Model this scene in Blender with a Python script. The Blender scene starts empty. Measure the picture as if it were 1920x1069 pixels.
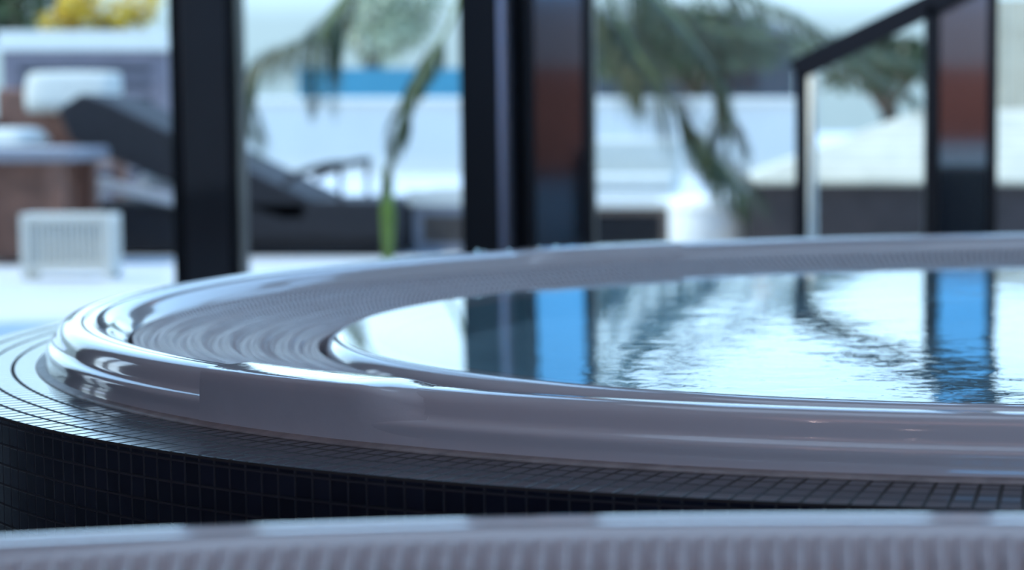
import bpy, math, random
from mathutils import Vector, Matrix
random.seed(7)
sc = bpy.context.scene
COL = sc.collection
PI = math.pi
# ------------------------------------------------------------------ camera numbers (fitted to the photograph)
TH, FPX, CH, PX0, PY0 = 0.0822, 4000.0, 0.2174, 1500.0, 534.5
FLOOR = -0.48
TERR = -0.45
WINY = 6.0

def at(px, py, Y):
    """point seen at pixel (px,py), at depth Y along the floor"""
    u = (px - PX0) / FPX; v = (py - PY0) / FPX
    c, s = math.cos(TH), math.sin(TH)
    dy = c - v * s; dz = -s - v * c
    k = Y / dy
    return Vector((u * k, Y, CH + dz * k))

# ------------------------------------------------------------------ mesh helpers
class MB:
    def __init__(self):
        self.v = []; self.f = []; self.uv = None
    def add(self, vs, fs):
        b = len(self.v); self.v += [tuple(p) for p in vs]
        self.f += [tuple(i + b for i in f) for f in fs]
    def box(self, x0, y0, z0, x1, y1, z1, M=None):
        vs = [Vector(p) for p in ((x0,y0,z0),(x1,y0,z0),(x1,y1,z0),(x0,y1,z0),(x0,y0,z1),(x1,y0,z1),(x1,y1,z1),(x0,y1,z1))]
        if M is not None: vs = [M @ p for p in vs]
        self.add(vs, [(3,2,1,0),(4,5,6,7),(0,1,5,4),(1,2,6,5),(2,3,7,6),(3,0,4,7)])
    def tube(self, pts, r, n=10, caps=True):
        pts = [Vector(p) for p in pts]; m = len(pts)
        rs = r if isinstance(r, (list, tuple)) else [r] * m
        vs = []
        up = Vector((0, 0, 1))
        for i, p in enumerate(pts):
            d = (pts[min(i+1, m-1)] - pts[max(i-1, 0)]).normalized()
            a = d.cross(up)
            if a.length < 1e-3: a = d.cross(Vector((1, 0, 0)))
            a.normalize(); b = a.cross(d)
            for k in range(n):
                t = 2*PI*k/n
                vs.append(p + (a*math.cos(t) + b*math.sin(t)) * rs[i])
        fs = []
        for i in range(m-1):
            for k in range(n):
                fs.append((i*n+k, i*n+(k+1)%n, (i+1)*n+(k+1)%n, (i+1)*n+k))
        if caps:
            fs.append(tuple(range(n-1, -1, -1))); fs.append(tuple((m-1)*n+k for k in range(n)))
        self.add(vs, fs)
    def bar(self, p, q, w, h, up=(0, 0, 1)):
        """rectangular bar from p to q; w across, h along up"""
        p = Vector(p); q = Vector(q); d = (q-p).normalized()
        a = d.cross(Vector(up))
        if a.length < 1e-4: a = d.cross(Vector((0, 1, 0)))
        a.normalize(); b = a.cross(d)
        vs = []
        for e in (p, q):
            for s, t in ((-1,-1),(1,-1),(1,1),(-1,1)):
                vs.append(e + a*(s*w/2) + b*(t*h/2))
        self.add(vs, [(3,2,1,0),(4,5,6,7),(0,1,5,4),(1,2,6,5),(2,3,7,6),(3,0,4,7)])
    def prism(self, outline, y0, y1):
        """outline in (x,z), extruded along y"""
        n = len(outline)
        vs = [(x, y0, z) for x, z in outline] + [(x, y1, z) for x, z in outline]
        fs = [tuple(range(n)), tuple(range(2*n-1, n-1, -1))]
        for i in range(n):
            j = (i+1) % n
            fs.append((j, i, n+i, n+j))
        self.add(vs, fs)
    def lathe(self, prof, n=32, c=(0, 0, 0)):
        vs = []
        for r, z in prof:
            for k in range(n):
                t = 2*PI*k/n; vs.append((c[0]+r*math.cos(t), c[1]+r*math.sin(t), c[2]+z))
        fs = []
        for i in range(len(prof)-1):
            for k in range(n):
                fs.append((i*n+k, i*n+(k+1)%n, (i+1)*n+(k+1)%n, (i+1)*n+k))
        fs.append(tuple(range(n-1, -1, -1))); fs.append(tuple((len(prof)-1)*n+k for k in range(n)))
        self.add(vs, fs)
    def build(self, name, mat, parent=None, smooth=False, bevel=0.0, seg=2, sub=0, loc=None):
        me = bpy.data.meshes.new(name)
        me.from_pydata(self.v, [], self.f); me.update()
        if self.uv is not None:
            ul = me.uv_layers.new(name='UVMap')
            flat = [c for face in self.uv for p in face for c in p]
            ul.data.foreach_set('uv', flat)
        if smooth:
            me.polygons.foreach_set('use_smooth', [True]*len(me.polygons))
        o = bpy.data.objects.new(name, me); COL.objects.link(o)
        if mat: me.materials.append(mat)
        if parent is not None: o.parent = parent
        if loc is not None: o.location = loc
        if bevel:
            m = o.modifiers.new('bevel', 'BEVEL'); m.width = bevel; m.segments = seg; m.limit_method = 'ANGLE'
            m.harden_normals = False
        if sub:
            m = o.modifiers.new('subdivision', 'SUBSURF'); m.levels = sub; m.render_levels = sub
        return o

def tag(o, label=None, cat=None, group=None, kind=None):
    if label: o['label'] = label
    if cat: o['category'] = cat
    if group: o['group'] = group
    if kind: o['kind'] = kind
    return o

def empty(name, loc=(0, 0, 0), rz=0.0):
    o = bpy.data.objects.new(name, None); COL.objects.link(o)
    o.location = loc; o.rotation_euler = (0, 0, rz); o.empty_display_size = 0.1
    return o

def copy_tree(o, parent=None):
    c = o.copy(); COL.objects.link(c)
    if parent is not None: c.parent = parent
    for ch in list(o.children): copy_tree(ch, c)
    return c

# ------------------------------------------------------------------ materials
def principled(name, color, rough=0.5, metal=0.0, var=0.08, vscale=8.0, coat=0.0, bump=0.0, bscale=40.0, spec=0.5):
    m = bpy.data.materials.new(name); m.use_nodes = True
    nt = m.node_tree; b = nt.nodes['Principled BSDF']
    b.inputs['Roughness'].default_value = rough; b.inputs['Metallic'].default_value = metal
    b.inputs['Coat Weight'].default_value = coat; b.inputs['Coat Roughness'].default_value = 0.03
    b.inputs['Specular IOR Level'].default_value = spec
    tc = nt.nodes.new('ShaderNodeTexCoord')
    n = nt.nodes.new('ShaderNodeTexNoise'); n.inputs['Scale'].default_value = vscale; n.inputs['Detail'].default_value = 3
    nt.links.new(tc.outputs['Object'], n.inputs['Vector'])
    r = nt.nodes.new('ShaderNodeValToRGB')
    c = color
    r.color_ramp.elements[0].position = 0.3; r.color_ramp.elements[1].position = 0.7
    r.color_ramp.elements[0].color = (c[0]*(1-var), c[1]*(1-var), c[2]*(1-var), 1)
    r.color_ramp.elements[1].color = (min(1, c[0]*(1+var)), min(1, c[1]*(1+var)), min(1, c[2]*(1+var)), 1)
    nt.links.new(n.outputs['Fac'], r.inputs['Fac']); nt.links.new(r.outputs['Color'], b.inputs['Base Color'])
    if bump:
        n2 = nt.nodes.new('ShaderNodeTexNoise'); n2.inputs['Scale'].default_value = bscale; n2.inputs['Detail'].default_value = 4
        nt.links.new(tc.outputs['Object'], n2.inputs['Vector'])
        bp = nt.nodes.new('ShaderNodeBump'); bp.inputs['Strength'].default_value = 1.0; bp.inputs['Distance'].default_value = bump
        nt.links.new(n2.outputs['Fac'], bp.inputs['Height']); nt.links.new(bp.outputs['Normal'], b.inputs['Normal'])
    return m

def math_node(nt, op, a, b=None, c=None):
    n = nt.nodes.new('ShaderNodeMath'); n.operation = op
    for i, x in enumerate((a, b, c)):
        if x is None: continue
        if isinstance(x, (int, float)): n.inputs[i].default_value = x
        else: nt.links.new(x, n.inputs[i])
    return n.outputs[0]

def tile_material(name, tile_col, grout_col, gu, gv, rough=0.14):
    m = bpy.data.materials.new(name); m.use_nodes = True
    nt = m.node_tree; b = nt.nodes['Principled BSDF']
    uv = nt.nodes.new('ShaderNodeUVMap'); uv.uv_map = 'UVMap'
    sp = nt.nodes.new('ShaderNodeSeparateXYZ'); nt.links.new(uv.outputs['UV'], sp.inputs[0])
    def edge(x, g):
        f = math_node(nt, 'FRACT', x)
        d = math_node(nt, 'MINIMUM', f, math_node(nt, 'SUBTRACT', 1.0, f))
        mr = nt.nodes.new('ShaderNodeMapRange'); mr.interpolation_type = 'SMOOTHSTEP'
        mr.inputs['From Min'].default_value = g*0.55; mr.inputs['From Max'].default_value = g*1.6
        nt.links.new(d, mr.inputs['Value']); return mr.outputs[0]
    mask = math_node(nt, 'MULTIPLY', edge(sp.outputs['X'], gu), edge(sp.outputs['Y'], gv))
    wn = nt.nodes.new('ShaderNodeTexWhiteNoise'); wn.noise_dimensions = '2D'
    cb = nt.nodes.new('ShaderNodeCombineXYZ')
    nt.links.new(math_node(nt, 'FLOOR', sp.outputs['X']), cb.inputs[0]); nt.links.new(math_node(nt, 'FLOOR', sp.outputs['Y']), cb.inputs[1])
    nt.links.new(cb.outputs[0], wn.inputs['Vector'])
    cr = nt.nodes.new('ShaderNodeValToRGB')
    t = tile_col
    cr.color_ramp.elements[0].color = (t[0]*0.8, t[1]*0.8, t[2]*0.8, 1); cr.color_ramp.elements[1].color = (t[0]*1.25, t[1]*1.25, t[2]*1.25, 1)
    nt.links.new(wn.outputs['Value'], cr.inputs['Fac'])
    mx = nt.nodes.new('ShaderNodeMix'); mx.data_type = 'RGBA'
    nt.links.new(mask, mx.inputs[0]); mx.inputs[6].default_value = (*grout_col, 1); nt.links.new(cr.outputs['Color'], mx.inputs[7])
    nt.links.new(mx.outputs[2], b.inputs['Base Color'])
    rr = nt.nodes.new('ShaderNodeMapRange'); rr.inputs['To Min'].default_value = 0.85; rr.inputs['To Max'].default_value = rough
    nt.links.new(mask, rr.inputs['Value']); nt.links.new(rr.outputs[0], b.inputs['Roughness'])
    # each tile sits at a slightly different tilt
    h = math_node(nt, 'ADD', math_node(nt, 'MULTIPLY', mask, 1.0),
                  math_node(nt, 'MULTIPLY', math_node(nt, 'SUBTRACT', wn.outputs['Value'], 0.5),
                            math_node(nt, 'MULTIPLY', math_node(nt, 'FRACT', sp.outputs['Y']), 0.35)))
    bp = nt.nodes.new('ShaderNodeBump'); bp.inputs['Strength'].default_value = 1.0; bp.inputs['Distance'].default_value = 0.0007
    nt.links.new(h, bp.inputs['Height']); nt.links.new(bp.outputs['Normal'], b.inputs['Normal'])
    return m

def water_material():
    m = bpy.data.materials.new('tub water'); m.use_nodes = True
    nt = m.node_tree; b = nt.nodes['Principled BSDF']
    b.inputs['Base Color'].default_value = (0.75, 0.93, 0.97, 1)
    b.inputs['Roughness'].default_value = 0.0; b.inputs['IOR'].default_value = 1.333
    b.inputs['Transmission Weight'].default_value = 1.0
    tc = nt.nodes.new('ShaderNodeTexCoord')
    sp = nt.nodes.new('ShaderNodeSeparateXYZ'); nt.links.new(tc.outputs['Object'], sp.inputs[0])
    # stirred part of the pool (the jets), calm towards the left edge
    mr = nt.nodes.new('ShaderNodeMapRange'); mr.interpolation_type = 'SMOOTHSTEP'
    mr.inputs['From Min'].default_value = -0.76; mr.inputs['From Max'].default_value = -0.56
    mr.inputs['To Min'].default_value = 0.03; mr.inputs['To Max'].default_value = 1.0
    nt.links.new(sp.outputs['X'], mr.inputs['Value'])
    mr2 = nt.nodes.new('ShaderNodeMapRange'); mr2.interpolation_type = 'SMOOTHSTEP'
    mr2.inputs['From Min'].default_value = 0.2; mr2.inputs['From Max'].default_value = -0.6
    mr2.inputs['To Min'].default_value = 0.45; mr2.inputs['To Max'].default_value = 1.0
    nt.links.new(sp.outputs['Y'], mr2.inputs['Value'])
    mask = math_node(nt, 'MULTIPLY', mr.outputs[0], mr2.outputs[0])
    hs = None
    for scale, amp, det in ((9.0, 1.0, 1.0), (26.0, 0.50, 2.0), (70.0, 0.16, 2.0)):
        n = nt.nodes.new('ShaderNodeTexNoise'); n.inputs['Scale'].default_value = scale; n.inputs['Detail'].default_value = det
        n.inputs['Distortion'].default_value = 0.6
        nt.links.new(tc.outputs['Object'], n.inputs['Vector'])
        a = math_node(nt, 'MULTIPLY', n.outputs['Fac'], amp)
        hs = a if hs is None else math_node(nt, 'ADD', hs, a)
    h = math_node(nt, 'MULTIPLY', hs, mask)
    bp = nt.nodes.new('ShaderNodeBump'); bp.inputs['Strength'].default_value = 1.0; bp.inputs['Distance'].default_value = 0.00068
    nt.links.new(h, bp.inputs['Height']); nt.links.new(bp.outputs['Normal'], b.inputs['Normal'])
    return m

def glass_material():
    m = bpy.data.materials.new('window glass'); m.use_nodes = True
    nt = m.node_tree; nt.nodes.clear()
    out = nt.nodes.new('ShaderNodeOutputMaterial'); mix = nt.nodes.new('ShaderNodeMixShader')
    tr = nt.nodes.new('ShaderNodeBsdfTransparent'); gl = nt.nodes.new('ShaderNodeBsdfGlossy'); gl.inputs['Roughness'].default_value = 0.0
    tr.inputs['Color'].default_value = (0.93, 0.98, 0.99, 1)
    fr = nt.nodes.new('ShaderNodeFresnel'); fr.inputs['IOR'].default_value = 1.45
    nt.links.new(fr.outputs[0], mix.inputs[0]); nt.links.new(tr.outputs[0], mix.inputs[1]); nt.links.new(gl.outputs[0], mix.inputs[2])
    nt.links.new(mix.outputs[0], out.inputs['Surface'])
    return m

def emission(name, color, strength):
    m = bpy.data.materials.new(name); m.use_nodes = True
    nt = m.node_tree; nt.nodes.clear()
    out = nt.nodes.new('ShaderNodeOutputMaterial'); e = nt.nodes.new('ShaderNodeEmission')
    e.inputs['Color'].default_value = (*color, 1); e.inputs['Strength'].default_value = strength
    nt.links.new(e.outputs[0], out.inputs['Surface'])
    return m

def slat_material(name, c1, c2, axis, pitch, rough=0.6):
    """boards: stripes along one object axis"""
    m = principled(name, c1, rough, var=0.1)
    nt = m.node_tree; b = nt.nodes['Principled BSDF']
    src = b.inputs['Base Color'].links[0].from_socket
    tc = nt.nodes.new('ShaderNodeTexCoord'); sp = nt.nodes.new('ShaderNodeSeparateXYZ'); nt.links.new(tc.outputs['Object'], sp.inputs[0])
    f = math_node(nt, 'FRACT', math_node(nt, 'DIVIDE', sp.outputs[axis], pitch))
    g = math_node(nt, 'LESS_THAN', f, 0.14)
    mx = nt.nodes.new('ShaderNodeMix'); mx.data_type = 'RGBA'
    nt.links.new(g, mx.inputs[0]); nt.links.new(src, mx.inputs[6]); mx.inputs[7].default_value = (*c2, 1)
    nt.links.new(mx.outputs[2], b.inputs['Base Color'])
    return m

M = {}
M['acrylic'] = principled('white acrylic', (0.74, 0.74, 0.76), 0.09, var=0.02, vscale=4, coat=0.6)
M['acrylic_wet'] = principled('white acrylic with a film of water', (0.74, 0.74, 0.76), 0.10, var=0.03, vscale=30, coat=0.6, bump=0.0006, bscale=60)
M['grate'] = principled('pale grey plastic', (0.70, 0.70, 0.72), 0.2, var=0.06, vscale=60)
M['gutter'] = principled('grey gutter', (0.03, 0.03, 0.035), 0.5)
M['seal'] = principled('grey sealant', (0.36, 0.34, 0.33), 0.45, var=0.25, vscale=60, bump=0.001, bscale=120)
M['basin'] = principled('pale blue shell', (0.45, 0.62, 0.68), 0.25)
M['water'] = water_material()
M['tile_ledge'] = tile_material('dark mosaic on ledge', (0.026, 0.027, 0.038), (0.045, 0.042, 0.042), 0.085, 0.06, 0.12)
M['tile_wall'] = tile_material('dark mosaic on side', (0.022, 0.025, 0.042), (0.06, 0.06, 0.07), 0.05, 0.05, 0.2)
M['black'] = principled('black frame', (0.010, 0.011, 0.014), 0.35, var=0.2)
M['black_gloss'] = principled('black lacquer', (0.010, 0.011, 0.015), 0.16, var=0.2)
M['mirror_strip'] = principled('polished dark metal', (0.43, 0.44, 0.45), 0.05, metal=1.0, var=0.02)
M['strip_soft'] = principled('satin dark metal', (0.30, 0.34, 0.42), 0.3, metal=1.0, var=0.02)
M['steel'] = principled('brushed steel', (0.75, 0.75, 0.76), 0.22, metal=1.0, var=0.04)
M['glass'] = glass_material()
M['floor'] = principled('grey stone floor', (0.09, 0.09, 0.10), 0.55, var=0.15, vscale=2)
M['ceiling'] = principled('warm white ceiling', (0.32, 0.30, 0.33), 0.8, var=0.05)
M['plaster'] = principled('grey plaster', (0.10, 0.10, 0.11), 0.8, var=0.06)
M['back_plaster'] = principled('pale blue grey plaster', (0.42, 0.47, 0.56), 0.8, var=0.06)
M['redwood'] = slat_material('red brown wood cladding', (0.46, 0.22, 0.19), (0.1, 0.04, 0.03), 'X', 0.12, 0.45)
M['blue_lamp'] = emission('blue backlit wall panel', (0.10, 0.46, 1.0), 3.2)
M['terrace'] = principled('pale terrace stone', (0.60, 0.60, 0.60), 0.5, var=0.08, vscale=1.2)
M['white'] = principled('white painted', (0.74, 0.72, 0.66), 0.45, var=0.03)
M['white_wall'] = principled('white render', (0.60, 0.59, 0.56), 0.8, var=0.05, vscale=1.0)
M['rattan'] = principled('dark rattan', (0.018, 0.016, 0.020), 0.8, var=0.3, vscale=40, bump=0.002, bscale=120)
M['alu_light'] = principled('pale aluminium', (0.55, 0.54, 0.55), 0.4, var=0.05)
M['pouf'] = principled('bright white leatherette', (0.88, 0.87, 0.84), 0.6, var=0.02)
M['rattan_grey'] = principled('grey brown rattan', (0.16, 0.12, 0.10), 0.6, var=0.3, vscale=40)
M['alu'] = principled('light grey aluminium', (0.26, 0.26, 0.30), 0.35, var=0.05)
M['fabric_white'] = principled('white cushion cloth', (0.58, 0.58, 0.53), 0.9, var=0.05, vscale=20)
M['brown'] = principled('brown wood', (0.20, 0.09, 0.06), 0.55, var=0.25, vscale=15)
M['grey_slat'] = principled('grey lilac boards', (0.17, 0.145, 0.17), 0.6, var=0.1)
M['yellow'] = principled('yellow blossom', (0.80, 0.58, 0.08), 0.6, var=0.3, vscale=10)
M['blue_panel'] = principled('blue hoarding', (0.05, 0.24, 0.34), 0.7, var=0.15, vscale=1.0)
M['palm'] = principled('palm leaf', (0.050, 0.072, 0.022), 0.55, var=0.35, vscale=4)
M['palm_stem'] = principled('palm leaf stalk', (0.16, 0.22, 0.05), 0.5, var=0.2)
M['trunk'] = principled('palm trunk bark', (0.13, 0.09, 0.06), 0.9, var=0.3, vscale=20, bump=0.01, bscale=20)
M['leaf'] = principled('tree leaf', (0.06, 0.085, 0.03), 0.5, var=0.4, vscale=2)
M['leaf_pale'] = principled('pale tree leaf', (0.42, 0.46, 0.32), 0.5, var=0.3, vscale=2)
M['cream'] = slat_material('cream boards', (0.60, 0.55, 0.43), (0.36, 0.38, 0.30), 'Y', 0.09, 0.6)
M['beige'] = slat_material('beige upright boards', (0.60, 0.50, 0.35), (0.36, 0.29, 0.19), 'X', 0.10, 0.7)
M['dark_brown'] = principled('dark brown box', (0.060, 0.045, 0.045), 0.6, var=0.2)
M['slate'] = principled('slate grey wall', (0.045, 0.055, 0.065), 0.8, var=0.1)
M['green_stalk'] = principled('green stalk', (0.12, 0.20, 0.025), 0.5, var=0.2)

# ------------------------------------------------------------------ the round tub: every ring is an offset of one oval path
A_, B_, PHI = 1.2, 0.9828, 0.3757
TUB = Vector((0.4536, 2.3044, 0.0))
NT = 720
_c, _s = math.cos(PHI), math.sin(PHI)
def path(t, off):
    ex, ey = A_*math.cos(t), B_*math.sin(t)
    nx, ny = B_*math.cos(t), A_*math.sin(t); l = math.hypot(nx, ny)
    ex += off*nx/l; ey += off*ny/l
    return (_c*ex - _s*ey, _s*ex + _c*ey)          # relative to the tub's centre
# samples evenly spaced by length
def even_params(n, off):
    K = 7200; L = [0.0]; p = path(0, off)
    for i in range(1, K+1):
        q = path(2*PI*i/K, off); L.append(L[-1] + math.hypot(q[0]-p[0], q[1]-p[1])); p = q
    out = []; j = 0
    for k in range(n):
        w = L[-1]*k/n
        while L[j+1] < w: j += 1
        out.append(2*PI*(j + (w-L[j])/(L[j+1]-L[j]))/K)
    return out, L[-1]
TS, _ = even_params(NT, 0.0)

def smooth_profile(pts, n=4):
    """Catmull-Rom through (offset, z)"""
    out = []
    P = [pts[0]] + list(pts) + [pts[-1]]
    for i in range(1, len(P)-2):
        for k in range(n):
            t = k/n; r = []
            for d in range(2):
                p0, p1, p2, p3 = P[i-1][d], P[i][d], P[i+1][d], P[i+2][d]
                r.append(0.5*((2*p1)+(-p0+p2)*t+(2*p0-5*p1+4*p2-p3)*t*t+(-p0+3*p1-3*p2+p3)*t**3))
            out.append(tuple(r))
    out.append(tuple(pts[-1]))
    return out

def ring(profile, ts=TS, closed=True, fn=None):
    mb = MB(); n = len(ts); k = len(profile)
    for i, t in enumerate(ts):
        pr = fn(i/(n-1), profile) if fn else profile
        for o, z in pr:
            x, y = path(t, o); mb.v.append((x, y, z))
    for i in range(n if closed else n-1):
        j = (i+1) % n
        for a in range(k-1):
            mb.f.append((i*k+a, j*k+a, j*k+a+1, i*k+a+1)) if True else None
    return mb

def cap_ends(mb, k, n):
    mb.f.append(tuple(range(k))); mb.f.append(tuple((n-1)*k + a for a in range(k-1, -1, -1)))

tub = empty('whirlpool_tub', TUB)
tag(tub, 'large white whirlpool tub brimful of rippled water, in a dark mosaic plinth', 'hot tub', 'white whirlpool tubs')

RIM = [(0.0030,-0.0130),(0.0010,-0.0085),(0.0,-0.003),(0.0,0.002),(-0.0005,0.0050),(-0.0026,0.0074),(-0.0058,0.0090),(-0.0080,0.0112),
       (-0.0092,0.0145),(-0.0104,0.0182),(-0.0126,0.0224),(-0.0162,0.0257),(-0.0210,0.0274),(-0.0255,0.0280),(-0.0305,0.0276),
       (-0.0330,0.0264),(-0.0350,0.0266),(-0.0400,0.0266),(-0.0460,0.0250),(-0.0540,0.0212),(-0.0620,0.0152),(-0.0690,0.0090),(-0.0712,0.0030),(-0.0716,-0.0250)]
RIMS = smooth_profile(RIM, 4)
ring(RIMS).build('rim', M['acrylic'], tub, smooth=True)

# flat-topped blocks set over the rim
BLK = [(0.0016,-0.0095),(0.0006,-0.0020),(0.0002,0.0120),(-0.0002,0.0200),(-0.0008,0.0258),(-0.0026,0.0286),(-0.0070,0.0294),(-0.0160,0.0297),
       (-0.0260,0.0298),(-0.0360,0.0298),(-0.0450,0.0296),(-0.0530,0.0288),(-0.0590,0.0255),(-0.0640,0.0195),(-0.0690,0.0120),(-0.0708,0.0060)]
RIM_OUT = RIM[1:-2]
def rim_at_like_block():
    # the rim's own line, resampled with as many points as the block's line, for the blended end
    pts = smooth_profile(RIM_OUT, 8)
    L = [0.0]
    for a, b in zip(pts, pts[1:]): L.append(L[-1] + math.hypot(b[0]-a[0], b[1]-a[1]))
    out = []; n = len(BLK); j = 0
    LB = [0.0]
    for a, b in zip(BLK, BLK[1:]): LB.append(LB[-1] + math.hypot(b[0]-a[0], b[1]-a[1]))
    for k in range(n):
        w = L[-1]*LB[k]/LB[-1]
        j = 0
        while j < len(L)-2 and L[j+1] < w: j += 1
        f = (w-L[j])/max(1e-9, L[j+1]-L[j])
        out.append((pts[j][0]+f*(pts[j+1][0]-pts[j][0])+0.0, pts[j][1]+f*(pts[j+1][1]-pts[j][1])-0.0006))
    return out
RB = rim_at_like_block()
def angle_param(deg):
    """curve parameter of the rim point in world direction deg from the centre"""
    best = None
    for i in range(3600):
        t = 2*PI*i/3600; x, y = path(t, -0.02)
        d = abs((math.degrees(math.atan2(y, x)) - deg + 180) % 360 - 180)
        if best is None or d < best[0]: best = (d, t)
    return best[1]
def block(deg0, deg1, soft):
    """crisp end at deg0, end at deg1 melting into the rim over the share `soft`"""
    t0, t1 = angle_param(deg0), angle_param(deg1)
    d = (t1 - t0 + PI) % (2*PI) - PI
    n = 72
    ts = [t0 + d*i/(n-1) for i in range(n)]
    def fn(f, pr):
        s = 0.0 if f < 1-soft else (f-(1-soft))/soft
        s = s*s*(3-2*s)
        return [(a[0]+(b[0]-a[0])*s, a[1]+(b[1]-a[1])*s) for a, b in zip(BLK, RB)]
    mb = ring(BLK, ts, False, fn)
    cap_ends(mb, len(BLK), n)
    o = mb.build('rim_block', M['acrylic_wet'], tub, smooth=True)
    return o
for d0, d1 in ((220.2, 231.2), (131.0, 147.5), (311.0, 322.0), (40.5, 51.5)):
    b_ = block(d0, d1, 0.28); b_['label'] = 'wet flat-topped block over the rim'
for o in list(tub.children):
    if o.name.startswith('rim_block'):
        m = o.modifiers.new('edges', 'EDGE_SPLIT'); m.split_angle = math.radians(50)

# overflow gutter and grating
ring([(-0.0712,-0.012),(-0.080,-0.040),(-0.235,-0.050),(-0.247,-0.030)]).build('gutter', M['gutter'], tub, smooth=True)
def grating(za=0.0075, zc=-0.012):
    mb = MB()
    o0, o1, m = -0.0750, -0.2425, 54
    ts, L = even_params(612, -0.09)
    for t in ts:
        (xa, ya), (xb, yb) = path(t, o0), path(t, o1)
        L_ = math.hypot(xb-xa, yb-ya); dx, dy = (xb-xa)/L_, (yb-ya)/L_
        px, py = -dy, dx
        b = len(mb.v)
        for i in range(m):
            f = i/(m-1); r = f*L_
            z = za + (zc-za)*f + 0.0015*math.cos(2*PI*r/0.0279) + (0.0009 if i % 2 else -0.0006)
            w = 0.0026*(1-0.16*f)*(1.0 if i % 2 else 0.86)
            x, y = xa+dx*r, ya+dy*r
            for sgn, dz, ww in ((-1,-0.015,1.0),(-1,-0.0009,1.0),(-0.55,0.0,1.0),(0.55,0.0,1.0),(1,-0.0009,1.0),(1,-0.015,1.0)):
                mb.v.append((x+px*w*sgn*ww, y+py*w*sgn*ww, z+dz))
        for i in range(m-1):
            for k in range(5):
                mb.f.append((b+i*6+k, b+i*6+k+1, b+(i+1)*6+k+1, b+(i+1)*6+k))
        mb.f.append(tuple(b+k for k in range(5, -1, -1))); mb.f.append(tuple(b+(m-1)*6+k for k in range(6)))
    # round carriers under the slats
    return mb
grating().build('overflow_grating', M['grate'], tub)
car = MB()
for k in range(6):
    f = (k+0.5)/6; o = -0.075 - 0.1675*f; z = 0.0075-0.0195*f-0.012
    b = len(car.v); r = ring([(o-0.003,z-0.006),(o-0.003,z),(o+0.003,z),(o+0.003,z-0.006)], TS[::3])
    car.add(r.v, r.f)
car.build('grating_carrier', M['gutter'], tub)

LIP = smooth_profile([(-0.2470,-0.0450),(-0.2480,-0.0240),(-0.2490,-0.0150),(-0.2515,-0.0080),(-0.2560,-0.0032),(-0.2620,-0.0008),(-0.2680,-0.0001),(-0.2730,-0.0008),(-0.2790,-0.0025),
      (-0.2880,-0.0090),(-0.2980,-0.0220),(-0.3060,-0.0500)], 4)
ring(LIP).build('inner_lip', M['acrylic'], tub, smooth=True)
bas = MB()
prof = smooth_profile([(-0.3060,-0.0500),(-0.318,-0.12),(-0.335,-0.20),(-0.37,-0.225),(-0.52,-0.230),(-0.55,-0.26),(-0.57,-0.38),(-0.62,-0.42),(-0.80,-0.425)], 3)
bas = ring(prof)
k = len(prof); bas.v.append((0, 0, -0.427)); c_ = len(bas.v)-1
for i in range(NT): bas.f.append((i*k+k-1, ((i+1)%NT)*k+k-1, c_))
bas.build('basin', M['basin'], tub, smooth=True)
ring(smooth_profile([(0.0090,-0.0114),(0.0078,-0.0102),(0.0045,-0.0096),(0.0010,-0.0086),(-0.0010,-0.0070)], 3)).build('sealant_bead', M['seal'], tub, smooth=True)

def water_disc():
    mb = MB(); rings = [(-0.2655 - 0.012*i) for i in range(8)] + [-0.40, -0.5, -0.62, -0.75]
    for o in rings:
        for t in TS[::3]:
            x, y = path(t, o); mb.v.append((x, y, 0.0003))
    n = len(TS[::3])
    for a in range(len(rings)-1):
        for i in range(n):
            j = (i+1) % n; mb.f.append((a*n+i, a*n+j, (a+1)*n+j, (a+1)*n+i))
    mb.v.append((0, 0, 0.0003)); c = len(mb.v)-1; a = len(rings)-1
    for i in range(n): mb.f.append((a*n+i, a*n+(i+1)%n, c))
    return mb
water = water_disc().build('tub_water', M['water'], smooth=True, loc=TUB)
tag(water, 'rippled mirror-like water filling the large whirlpool tub to its lip', 'water', None, 'stuff')

# tiled plinth
plinth = empty('tiled_plinth', (TUB.x, TUB.y, FLOOR))
tag(plinth, 'curved plinth clad in dark square mosaic below the white rim of the big tub', 'plinth', 'mosaic plinths of the tubs')
LW = 0.091
def uv_ring(profile, vs, count, z0):
    mb = ring([(o, z-z0) for o, z in profile]); k = len(profile); mb.uv = []
    for i in range(NT):
        u0, u1 = count*i/NT, count*(i+1)/NT
        for a in range(k-1):
            mb.uv.append(((u0, vs[a]), (u1, vs[a]), (u1, vs[a+1]), (u0, vs[a+1])))
    return mb
_, LEN = even_params(10, LW)
NTILE = int(round(LEN/0.0145))
le = uv_ring([(LW, -0.0135), (LW-0.0003, -0.0119), (LW-0.0010, -0.0115), (LW-0.0014, -0.0115), (LW-0.006, -0.0115), (-0.004, -0.0115)], [0.0, 0.04, 0.10, 0.15, 0.3, 4.5], NTILE, FLOOR)
le.build('ledge', M['tile_ledge'], plinth, smooth=True)
zs = [-0.0135, FLOOR]
wl = uv_ring([(LW, FLOOR), (LW, -0.0135)], [-(-0.0165-FLOOR)/0.0152, 0.2], NTILE, FLOOR)
wl.build('side_cladding', M['tile_wall'], plinth, smooth=True)

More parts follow.
